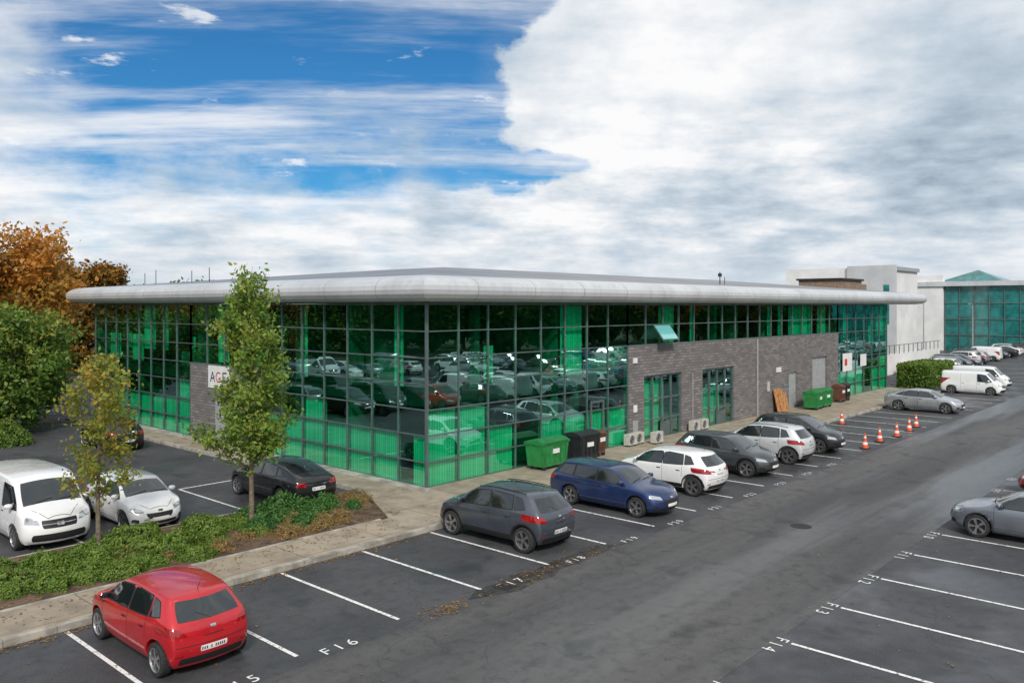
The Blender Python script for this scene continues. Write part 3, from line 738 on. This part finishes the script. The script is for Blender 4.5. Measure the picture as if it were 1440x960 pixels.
for yy in (20,22,26.5,28): rd.tube([(2,yy,8.0),(2,yy,8.7+.1*(yy%3))],[.02,.02],'dark')
rd.obj('roof_antennas',OB)
wf=MB()
wf.box(13.4,13.7,-.12,-.046,4.0,4.25,'whitepaint'); wf.box(13.45,13.75,-.07,-.046,1.6,1.95,'whitepaint'); wf.box(28.2,28.5,-.1,-.046,1.5,2.1,'cream'); wf.box(29.5,30.1,-.12,-.046,2.6,2.9,'whitepaint')
wf.box(13.4,13.8,-.07,-.046,.4,1.2,'greypaint')
wf.tube([(26.8,-.09,.12),(26.8,-.09,4.8)],[.05,.05],'greypaint',8); wf.tube([(19.1,-.07,.12),(19.1,-.07,3.2)],[.025,.025],'greypaint',6)
wf.obj('wall_fittings',OB)
sg=empty('business_sign'); s_=MB(); s_.box(-.10,-.05,14.1,16.1,2.75,3.85,'whitepaint'); s_.obj('panel',sg)
for ch,yy,mt in (('A',15.65,'navy'),('G',15.1,'red_t'),('E',14.55,'navy')): text(ch,(-.106,yy,3.05),.75,-math.pi/2,M[mt],sg,math.pi/2,'letter')
sg2=empty('business_sign'); s_=MB(); s_.box(40.6,42.4,-.13,-.09,2.0,3.3,'whitepaint'); s_.box(40.9,41.4,-.134,-.13,2.4,2.9,'red_t'); s_.box(44.2,45.4,-.13,-.09,2.2,3.1,'whitepaint'); s_.obj('panel',sg2)

# ------------------------------------------------------------------ street items
def bin4(x,y,rot,col,name='wheelie_bin',w=1.35,d=.95,h=1.12):
    e=empty(name,(x,y,.12),math.radians(rot)); b=MB()
    t=.88
    vs=[(-w/2*t,-d/2*t,.15),(w/2*t,-d/2*t,.15),(w/2*t,d/2*t,.15),(-w/2*t,d/2*t,.15),(-w/2,-d/2,h),(w/2,-d/2,h),(w/2,d/2,h),(-w/2,d/2,h)]
    b.add(vs,[(0,3,2,1),(0,1,5,4),(1,2,6,5),(2,3,7,6),(3,0,4,7)],col)
    b.box(-w/2-.03,w/2+.03,-d/2-.03,d/2+.03,h-.08,h,col)
    for i in range(5):
        X=-w/2*.8+i*w*.2; b.box(X-.02,X+.02,-d/2-.012,-d/2*.93,.3,h-.1,col)
    b.box(-.2,.2,-d/2-.02,-d/2+.03,.66,.84,'whitepaint')
    b.obj('body',e)
    l=MB(); n=8
    pts=[(-d/2-.04+ (d+.08)*i/n, h+.004+.13*math.sin(math.pi*i/n)) for i in range(n+1)]
    for i in range(n):
        (y0,z0),(y1,z1)=pts[i],pts[i+1]; l.add([(-w/2-.02,y0,z0),(w/2+.02,y0,z0),(w/2+.02,y1,z1),(-w/2-.02,y1,z1)],[(0,1,2,3)],col)
    for sx in (-w/2-.02,w/2+.02): l.add([(sx,p[0],p[1]) for p in pts],[tuple(range(n+1))],col)
    l.box(-w/2+.1,w/2-.1,-d/2-.07,-d/2-.04,h,h+.03,col); l.obj('lid',e)
    ww=MB()
    for sx in (-1,1):
        for sy in (-1,1): ww.lathe([(.001,-.03),(.09,-.03),(.09,.03),(.001,.03)],'black',Matrix.Translation((sx*w*.36,sy*d*.34,.09))@Matrix.Rotation(math.pi/2,4,'Y'),14); ww.box(sx*w*.36-.04,sx*w*.36+.04,sy*d*.34-.03,sy*d*.34+.03,.1,.16,'greypaint')
    ww.obj('wheels',e)
bin4(5.9,-.85,2,'bing',w=1.75); bin4(8.15,-.95,-3,'binb',w=1.3,h=1.15); bin4(9.5,-.7,4,'binbr',w=.6,d=.7,h=1.0)
bin4(32.3,-1.3,5,'bing'); bin4(33.9,-1.2,-4,'bing'); bin4(37.4,-1.0,0,'binbr',w=.7,d=.7); bin4(38.6,-.9,0,'binb',w=.7,d=.7)
def ac(x,y):
    e=empty('air_conditioning_unit',(x,y,.12)); e.scale=(.85,.85,.85); b=MB(); b.box(-.42,.42,-.17,.17,.08,.68,'cream'); b.box(-.35,-.25,-.15,.15,0,.08,'dark'); b.box(.25,.35,-.15,.15,0,.08,'dark'); b.obj('casing',e)
    f=MB(); T=Matrix.Translation((-.1,-.172,.38))@Matrix.Rotation(math.pi/2,4,'X'); f.lathe([(.001,.0),(.24,.0)],'dark',T,24)
    for r_ in (.08,.13,.18,.23): f.lathe([(r_,.004),(r_+.012,.012),(r_+.018,.004)],'greypaint',T,24)
    f.obj('fan_grille',e)
for x_,y_ in ((13.3,-.4),(14.05,-1.0),(12.6,-.45)): ac(x_,y_)
for x_ in (18.7,19.6): ac(x_,-.4)
def cone(x,y):
    e=empty('traffic_cone',(x,y,0)); b=MB(); b.prism([(-.2,-.2),(.2,-.2),(.2,.2),(-.2,.2)],.006,.045,'dark')
    P_=[(.155,.045),(.125,.2),(.10,.32),(.066,.5),(.05,.6),(.028,.74),(.001,.745)]
    b.lathe(P_,'orange',None,18,['orange','whitepaint','orange','whitepaint','orange','orange']); b.obj('body',e,smooth=False)
for x_,y_ in ((20.1,-8.75),(22.6,-8.6),(24.9,-8.7),(27.3,-8.6),(29.2,-8.4),(27.5,-4.9)): cone(x_,y_)
tb=empty('timber_boards'); b=MB(); T=Matrix.Translation((29.4,-.5,.12))@Matrix.Rotation(-.22,4,'X')
b.box(-.6,.6,-.02,.02,0,1.5,'wood',T); b.box(-.2,.9,-.08,-.04,0,1.2,'wood',T); b.obj('boards',tb)
pl=MB(); 
for j in range(4): pl.box(25.6+j*.3,25.8+j*.3,-1.6,-.6,.22,.245,'wood')
for j in range(3): pl.box(25.6,26.7,-1.6+j*.45,-1.5+j*.45,.121,.22,'wood')
pl.obj('wooden_pallet')
# ------------------------------------------------------------------ vehicles
car('hatch',-12.72,-6.3,90,'red')
car('suv',-2.5,-6.15,90.6,'slate')
car('estate',2.8,-6.4,-90,'navy')
car('cross',6.65,-6.2,89,'white')
car('cross',10.9,-6.35,-90,'darkgrey')
car('suv',14.6,-6.2,91,'palewhite')
car('suv',18.0,-6.35,-89,'black')
car('sedan',37.2,-6.6,-90,'silver')
car('smallvan',50.8,-6.3,-90,'white'); car('smallvan',57.0,-5.5,-90,'white')
car('sedan',7.65,-18.0,90,'grey')
car('hatch',14.3,-18.2,90,'red'); car('suv',17.1,-18.2,90,'red')
car('van',-11.75,4.5,-90,'white')
car('hvan',-9.05,3.8,-90,'white')
car('sedan',-4.1,3.2,90,'black')
car('hatch',-3.9,18.3,90,'black')
cols=['silver','grey','black','white','navy','palewhite','darkgrey','white','silver','white','red']; tys=['hatch','suv','sedan','estate','cross','hatch','smallvan']
rc=random.Random(5)
for i,X in enumerate(np.arange(66,118,3.2)): car(rc.choice(tys),X,rc.uniform(1.5,2.5)+(X-66)*.04,90 if rc.random()<.5 else -90,rc.choice(cols))
for X in np.arange(21.0,110,2.66):
    if rc.random()<.8: car(rc.choice(tys),X,-18.1,rc.choice([90,-90]),rc.choice(cols[:-1]))
for X in np.arange(13.0,110,2.66):
    if rc.random()<.75: car(rc.choice(tys),X,-23.0,rc.choice([90,-90]),rc.choice(cols))
for Yr in (-37,):
    for X in np.arange(10.0,130,2.66):
        if rc.random()<.75: car(rc.choice(tys),X,Yr,rc.choice([90,-90]),rc.choice(cols[:-1]))
for X in np.arange(-45,-14,2.6):
    if rc.random()<.7: car(rc.choice(tys+['van']),X,4.8,rc.choice([90,-90]),rc.choice(cols[:-1]))
for Yr in (20,25.2,42):
    for X in np.arange(-45,-10.5,2.6):
        if rc.random()<.75: car(rc.choice(tys+['van']),X,Yr,rc.choice([90,-90]),rc.choice(cols[:-1]))

# ------------------------------------------------------------------ trees
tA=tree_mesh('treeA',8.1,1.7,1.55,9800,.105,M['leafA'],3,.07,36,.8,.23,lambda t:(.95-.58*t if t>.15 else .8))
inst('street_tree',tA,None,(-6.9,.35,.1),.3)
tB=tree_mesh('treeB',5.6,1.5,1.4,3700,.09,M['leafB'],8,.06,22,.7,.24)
inst('street_tree',tB,None,(-11.3,.7,.1),1.1)
tO=tree_mesh('treeO',11.0,2.0,3.9,12500,.22,M['leafO'],12,.18,32,.6,.24)
tG=tree_mesh('treeG',7.2,.6,3.1,11000,.19,M['leafG'],14,.16,30,.4,.23)
tD=tree_mesh('treeD',11,1.0,4.6,7000,.45,M['leafD'],21,.25,30,.5,.26)
tD2=tree_mesh('treeD2',12,1.0,4.6,7000,.45,M['leafR'],23,.25,30,.5,.26)
inst('autumn_tree',tO,None,(-1.6,36.5,0),0,1.05); inst('autumn_tree',tO,None,(-6.0,36,0),2,1.08)
inst('broadleaf_tree',tG,None,(-5.9,26,0),.5,.95); inst('broadleaf_tree',tG,None,(-3.2,31,0),2.1,.9); inst('broadleaf_tree',tG,None,(-9.5,29,0),4,.95)
TB=empty('tree_belt'); rt=random.Random(4); n=0
def belt(x,y,s):
    global n; n+=1
    inst('tree_%d'%n,tD if rt.random()<.78 else tD2,TB,(x,y,0),rt.uniform(0,6.28),s)
for X in np.arange(-30,230,6.0): belt(X+rt.uniform(-2,2),-56+rt.uniform(-3,3),rt.uniform(.85,1.25))
for X in np.arange(60,260,9.0): belt(X+rt.uniform(-2,2),-66+rt.uniform(-3,3),rt.uniform(1,1.35))
for Y in np.arange(5,170,6.0): belt(-56+rt.uniform(-3,3),Y+rt.uniform(-2,2),rt.uniform(.85,1.25))
for Y in np.arange(30,200,9.0): belt(-64+rt.uniform(-3,3),Y,rt.uniform(1,1.3))
for X in np.arange(-50,18,5.0): belt(X,66+rt.uniform(-3,3),rt.uniform(.62,.8))
for X in np.arange(-60,80,7.0): belt(X,130+rt.uniform(-6,6),rt.uniform(.9,1.2))
for X in np.arange(150,330,9.0): belt(X,60+rt.uniform(-20,5)-(X-150)*.3,rt.uniform(.6,.75))
# ------------------------------------------------------------------ planting bed
PB=empty('shrub_bed')
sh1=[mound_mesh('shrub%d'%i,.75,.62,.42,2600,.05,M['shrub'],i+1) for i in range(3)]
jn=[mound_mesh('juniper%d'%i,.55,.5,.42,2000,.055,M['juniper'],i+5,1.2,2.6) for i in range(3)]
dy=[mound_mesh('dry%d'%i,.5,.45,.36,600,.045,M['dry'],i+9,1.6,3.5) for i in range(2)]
rs=random.Random(9); cnt=0
def put(ms,x,y,s,nm,sz=None):
    global cnt; cnt+=1
    inst('%s_%d'%(nm,cnt),rs.choice(ms),PB,(x,y,.12),rs.uniform(0,6.28),(s,s*rs.uniform(.85,1.1),(sz or s)*rs.uniform(.7,1.35)))
X=-22
while X<-9.6:
    for Y in (-1.6,-.8,0.0,.75):
        if rs.random()<.9: put(sh1,X+rs.uniform(-.3,.3),Y+rs.uniform(-.25,.25),rs.uniform(.65,1.1),'shrub')
    X+=.85
X=-9.4
while X<-6.9:
    for Y in (-.9,0,.8):
        if rs.random()<.8: put(sh1,X+rs.uniform(-.3,.3),Y+rs.uniform(-.25,.25),rs.uniform(.6,.95),'shrub')
    X+=.95
for x_,y_,s in ((-6.2,.0,.85),(-6.6,.8,.9),(-5.6,.7,.95),(-5.0,-.3,.75),(-4.9,.7,.85),(-4.3,.1,.7),(-4.0,.8,.7),(-5.9,-1.0,.65),(-7.2,-.6,.7),(-3.7,-.5,.5)): put(jn,x_,y_,s,'juniper',s*.95)
for i in range(30): put(dy,rs.uniform(-11,-3.6),rs.uniform(-1.95,-.2),rs.uniform(.3,.65),'dry_plant')
for i in range(8): put(dy,rs.uniform(-3.4,-2.6),rs.uniform(-.3,1.2),rs.uniform(.3,.5),'dry_plant')
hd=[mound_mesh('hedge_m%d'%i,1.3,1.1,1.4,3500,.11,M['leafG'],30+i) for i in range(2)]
H1=empty('hedge')
for i in range(9): inst('clump_%d'%i,hd[i%2],H1,(-8.5+rs.uniform(-1.3,1.5)+.1*i,22.5+i*1.1,0),i,rs.uniform(.8,1.2))
def hedgebox(name,x0,x1,y0,y1,h,n,ls):
    P=rng.uniform([x0,y0,0],[x1,y1,h],(n,3)); 
    f=rng.integers(0,4,n); P[f==0,2]=h*rng.normal(1,.03,(f==0).sum()); P[f==1,1]=y0+rng.normal(0,.08,(f==1).sum()); P[f==2,0]=x0+rng.normal(0,.08,(f==2).sum())
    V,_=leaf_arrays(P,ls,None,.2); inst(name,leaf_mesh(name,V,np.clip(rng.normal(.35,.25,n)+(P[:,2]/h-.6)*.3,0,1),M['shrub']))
hedgebox('hedge',52.5,60,-2.6,-.2,1.9,16000,.15)
def litter(name,gen,n,ls,z):
    P=np.array([gen() for _ in range(n)]); P=np.column_stack([P,np.full(n,z)+rng.uniform(0,.012,n)])
    V,_=leaf_arrays(P,ls,None,6.); V[:,2]=np.maximum(V[:,2],z); inst(name,leaf_mesh(name,V,rng.random(n),M['litter']))
litter('fallen_leaves',lambda:(random.uniform(-20,-3.8),-4.2-abs(random.gauss(0,.22))),700,.05,.012)
litter('fallen_leaves',lambda:(random.gauss(-4.0,1.5),-9.1+random.gauss(0,.22)),200,.05,.014)
litter('fallen_leaves',lambda:(random.gauss(-7.6,.35),-9.2+random.gauss(0,.15)),120,.05,.014)
litter('fallen_leaves',lambda:(random.uniform(-20,-3.8),-2.5-abs(random.gauss(0,.5)) if random.random()<.9 else -3.5),500,.05,.125)
litter('fallen_leaves',lambda:(random.uniform(-3.4,0),random.uniform(-3.8,1)),120,.045,.125)
litter('fallen_leaves',lambda:(random.uniform(-20,30),random.uniform(-20,-4.3)),450,.05,.012)
litter('fallen_leaves',lambda:(random.uniform(-20,-3),random.uniform(-2.2,1.6)),2500,.06,.152)

# ------------------------------------------------------------------ far right buildings
WB=empty('white_building'); b=MB()
b.box(90,104,13,26,0,11.8,'white'); b.box(89.6,90.0,11.4,17.5,0,12.0,'offwhite'); b.box(85,86,18,24,0,8.2,'white'); b.box(90,104,12.7,12.99,11.5,12.0,'greypaint')
b.box(89.55,89.59,12.2,12.9,4.5,9.5,'teal')
b.obj('walls',WB)
GB=empty('glass_office_building'); b=MB()
b.box(118,140,-30,17,0,9.8,'teal'); b.box(117.2,141,-31,18,9.8,10.5,'fascia')
for Y in np.arange(-29,17,2.0): b.box(117.86,118,Y-.06,Y+.06,0,9.8,'mullion')
for Z in (2.4,4.8,7.2): b.box(117.88,118,-30,17,Z-.06,Z+.06,'mullion')
b.add([(124,6,10.5),(134,6,10.5),(134,16,10.5),(124,16,10.5),(129,11,12.6)],[(0,1,4),(1,2,4),(2,3,4),(3,0,4)],'teal')
b.box(117.5,118.5,13.2,17.5,0,11.5,'white')
b.obj('walls',GB)
BT=empty('brown_plant_room'); b=MB(); b.box(66,72,9.5,14,7,9.5,'brown'); b.box(65.8,72.2,9.3,14.2,9.5,9.7,'dark'); b.box(72.3,75,10,14,7,9.2,'brown'); b.obj('walls',BT)
b=MB(); b.box(62,63,4,11,0,3.0,'kerb'); b.box(63,82,4.3,4.6,0,2.0,'white')
for X in np.arange(63,82,1.5): b.box(X,X+.06,4.2,4.26,2.0,2.9,'mullion')
b.box(63,82,4.21,4.25,2.85,2.9,'mullion'); b.obj('boundary_wall')
for (lx,ly) in ((82,-1),(104,-4)):
    e=empty('street_lamp',(lx,6,0)); b=MB(); b.tube([(0,0,0),(0,0,4),(0,0,7)],[.09,.07,.045],'greypaint',8); b.tube([(0,0,6.95),(-.6,0,7.15),(-1.3,0,7.1)],[.04,.035,.03],'greypaint',6); b.box(-1.8,-1.2,-.12,.12,7.03,7.15,'greypaint'); b.obj('column',e)

# ------------------------------------------------------------------ world
sund=Vector((-.55,-.62,.62)).normalized()
el=math.asin(sund.z); rot=math.atan2(sund.x,sund.y)
w=bpy.data.worlds.new('World'); scene.world=w; w.use_nodes=True; nt=w.node_tree; nt.nodes.clear()
out=nt.nodes.new('ShaderNodeOutputWorld'); bg=nt.nodes.new('ShaderNodeBackground'); bg.inputs[1].default_value=.1
nt.links.new(bg.outputs[0],out.inputs[0])
sky=nt.nodes.new('ShaderNodeTexSky'); sky.sky_type='NISHITA'; sky.sun_disc=False; sky.sun_elevation=el; sky.sun_rotation=rot; sky.ozone_density=2.0; sky.air_density=1.0; sky.dust_density=.5
tc=nt.nodes.new('ShaderNodeTexCoord'); sp=nt.nodes.new('ShaderNodeSeparateXYZ'); nt.links.new(tc.outputs['Generated'],sp.inputs[0])
dx,dy_,dz=sp.outputs
m_=lambda op,a,b=None,c=None: mathn(nt,op,a,b,c)
az=m_('MULTIPLY',m_('ARCTAN2',dy_,dx),57.29578)
rel=m_('SUBTRACT',42.2,az)
elv=m_('MULTIPLY',m_('ARCSINE',dz),57.29578)
zc=m_('ADD',m_('MAXIMUM',dz,0.0),.13)
cb=nt.nodes.new('ShaderNodeCombineXYZ'); nt.links.new(m_('DIVIDE',dx,zc),cb.inputs[0]); nt.links.new(m_('DIVIDE',dy_,zc),cb.inputs[1])
def warp(vec,off,sc):
    mp=nt.nodes.new('ShaderNodeMapping'); mp.inputs['Location'].default_value=off; mp.inputs['Scale'].default_value=sc; nt.links.new(vec,mp.inputs[0]); return mp.outputs[0]
n1=noise(nt,warp(cb.outputs[0],(3.1,1.7,0),(1,1,1)),1.1,5,.60)
n2=noise(nt,warp(cb.outputs[0],(7.7,4.2,0),(1,1,1)),1.3,4,.52)
rotv=nt.nodes.new('ShaderNodeVectorRotate'); rotv.rotation_type='Z_AXIS'; rotv.inputs['Angle'].default_value=.75; nt.links.new(cb.outputs[0],rotv.inputs['Vector'])
n4=noise(nt,warp(rotv.outputs[0],(0,0,0),(.45,2.0,1)),1.2,6,.64)
n5=noise(nt,warp(tc.outputs['Generated'],(2.2,.3,5.1),(1,1,1.5)),7.0,7,.60)
n6=noise(nt,warp(tc.outputs['Generated'],(5.2,1.3,2.1),(1,1,3.6)),10.0,6,.60)
def blob(a0,e0,ra,re):
    u=m_('POWER',m_('DIVIDE',m_('SUBTRACT',rel,a0),ra),2); v=m_('POWER',m_('DIVIDE',m_('SUBTRACT',elv,e0),re),2)
    return m_('EXPONENT',m_('MULTIPLY',m_('ADD',u,v),-1.))
blue=m_('ADD',m_('MULTIPLY',blob(-9,18,17,8.5),1.25),m_('MULTIPLY',blob(4.5,9.6,5.5,1.3),.52))
blue=m_('ADD',blue,m_('MULTIPLY',blob(-5,9.0,12,1.3),.26))
blue=m_('ADD',blue,m_('MULTIPLY',blob(-27,14,10,9),.36))
blue=m_('ADD',blue,m_('MULTIPLY',blob(-60,40,45,25),.6))
blue=m_('SUBTRACT',blue,m_('MULTIPLY',blob(11,15,9.5,6.5),1.45))
fld=m_('ADD',blue,m_('MULTIPLY',m_('SUBTRACT',n1,.5),1.1))
fld=m_('ADD',fld,m_('MULTIPLY',m_('SUBTRACT',n5,.5),1.5))
soft=mapr(nt,fld,.10,.85); sharp=mapr(nt,fld,.34,.52)
side=mapr(nt,rel,-9,2)
mask=m_('ADD',m_('MULTIPLY',soft,m_('SUBTRACT',1.,side)),m_('MULTIPLY',sharp,side))
mask=m_('MULTIPLY',mask,mapr(nt,n4,.42,.70,1.,.22))
mask=m_('MULTIPLY',mask,mapr(nt,n6,.60,.70,1.,.2))
low=mapr(nt,elv,8,16,1.,.25)
br=m_('ADD',.70,m_('MULTIPLY',m_('SUBTRACT',n2,.5),1.2))
br=m_('ADD',br,m_('MULTIPLY',m_('SUBTRACT',n5,.5),1.25))
br=m_('ADD',br,m_('MULTIPLY',m_('SUBTRACT',n4,.5),.4))
br=m_('ADD',br,m_('MULTIPLY',m_('MULTIPLY',m_('SUBTRACT',n6,.5),low),1.7))
br=m_('ADD',br,m_('MULTIPLY',blob(9,15.5,9,5.5),.30))
br=m_('ADD',br,m_('MULTIPLY',blob(-24,12,12,7),.20))
br=m_('SUBTRACT',br,m_('MULTIPLY',blob(30,10,10,7),.30))
rp=nt.nodes.new('ShaderNodeValToRGB'); nt.links.new(br,rp.inputs[0])
cr=rp.color_ramp; cr.elements[0].position=0; cr.elements[0].color=(.33,.41,.50,1); cr.elements[1].position=1; cr.elements[1].color=(.97,.97,.98,1)
e=cr.elements.new(.45); e.color=(.55,.64,.73,1)
cl10=nt.nodes.new('ShaderNodeVectorMath'); cl10.operation='SCALE'; cl10.inputs['Scale'].default_value=10; nt.links.new(rp.outputs[0],cl10.inputs[0])
sk=mixc(nt,1.0,sky.outputs[0],(.20,.62,.92),'MULTIPLY')
fin=mixc(nt,mask,cl10.outputs[0],sk)
hz=mapr(nt,elv,0,5,.65,0.)
fin=mixc(nt,hz,fin,(6.6,7.3,7.9))
nt.links.new(fin,bg.inputs[0])
sun=bpy.data.lights.new('sun','SUN'); sun.energy=2.9; sun.angle=math.radians(10); sun.color=(1,.95,.88)
so=bpy.data.objects.new('sun',sun); COL.objects.link(so); so.rotation_euler=(-sund).to_track_quat('-Z','Y').to_euler()
# ------------------------------------------------------------------ camera
cam=bpy.data.cameras.new('camera'); co=bpy.data.objects.new('camera',cam); COL.objects.link(co)
co.location=(-20.347,-22.686,6.8); co.rotation_euler=(math.pi/2,0,math.radians(42.2-90))
cam.lens=36*1159/1440; cam.shift_y=-50/1440; cam.clip_end=5000; cam.clip_start=.1
scene.camera=co
scene.view_settings.view_transform='Standard'; scene.view_settings.look='None'; scene.view_settings.exposure=0
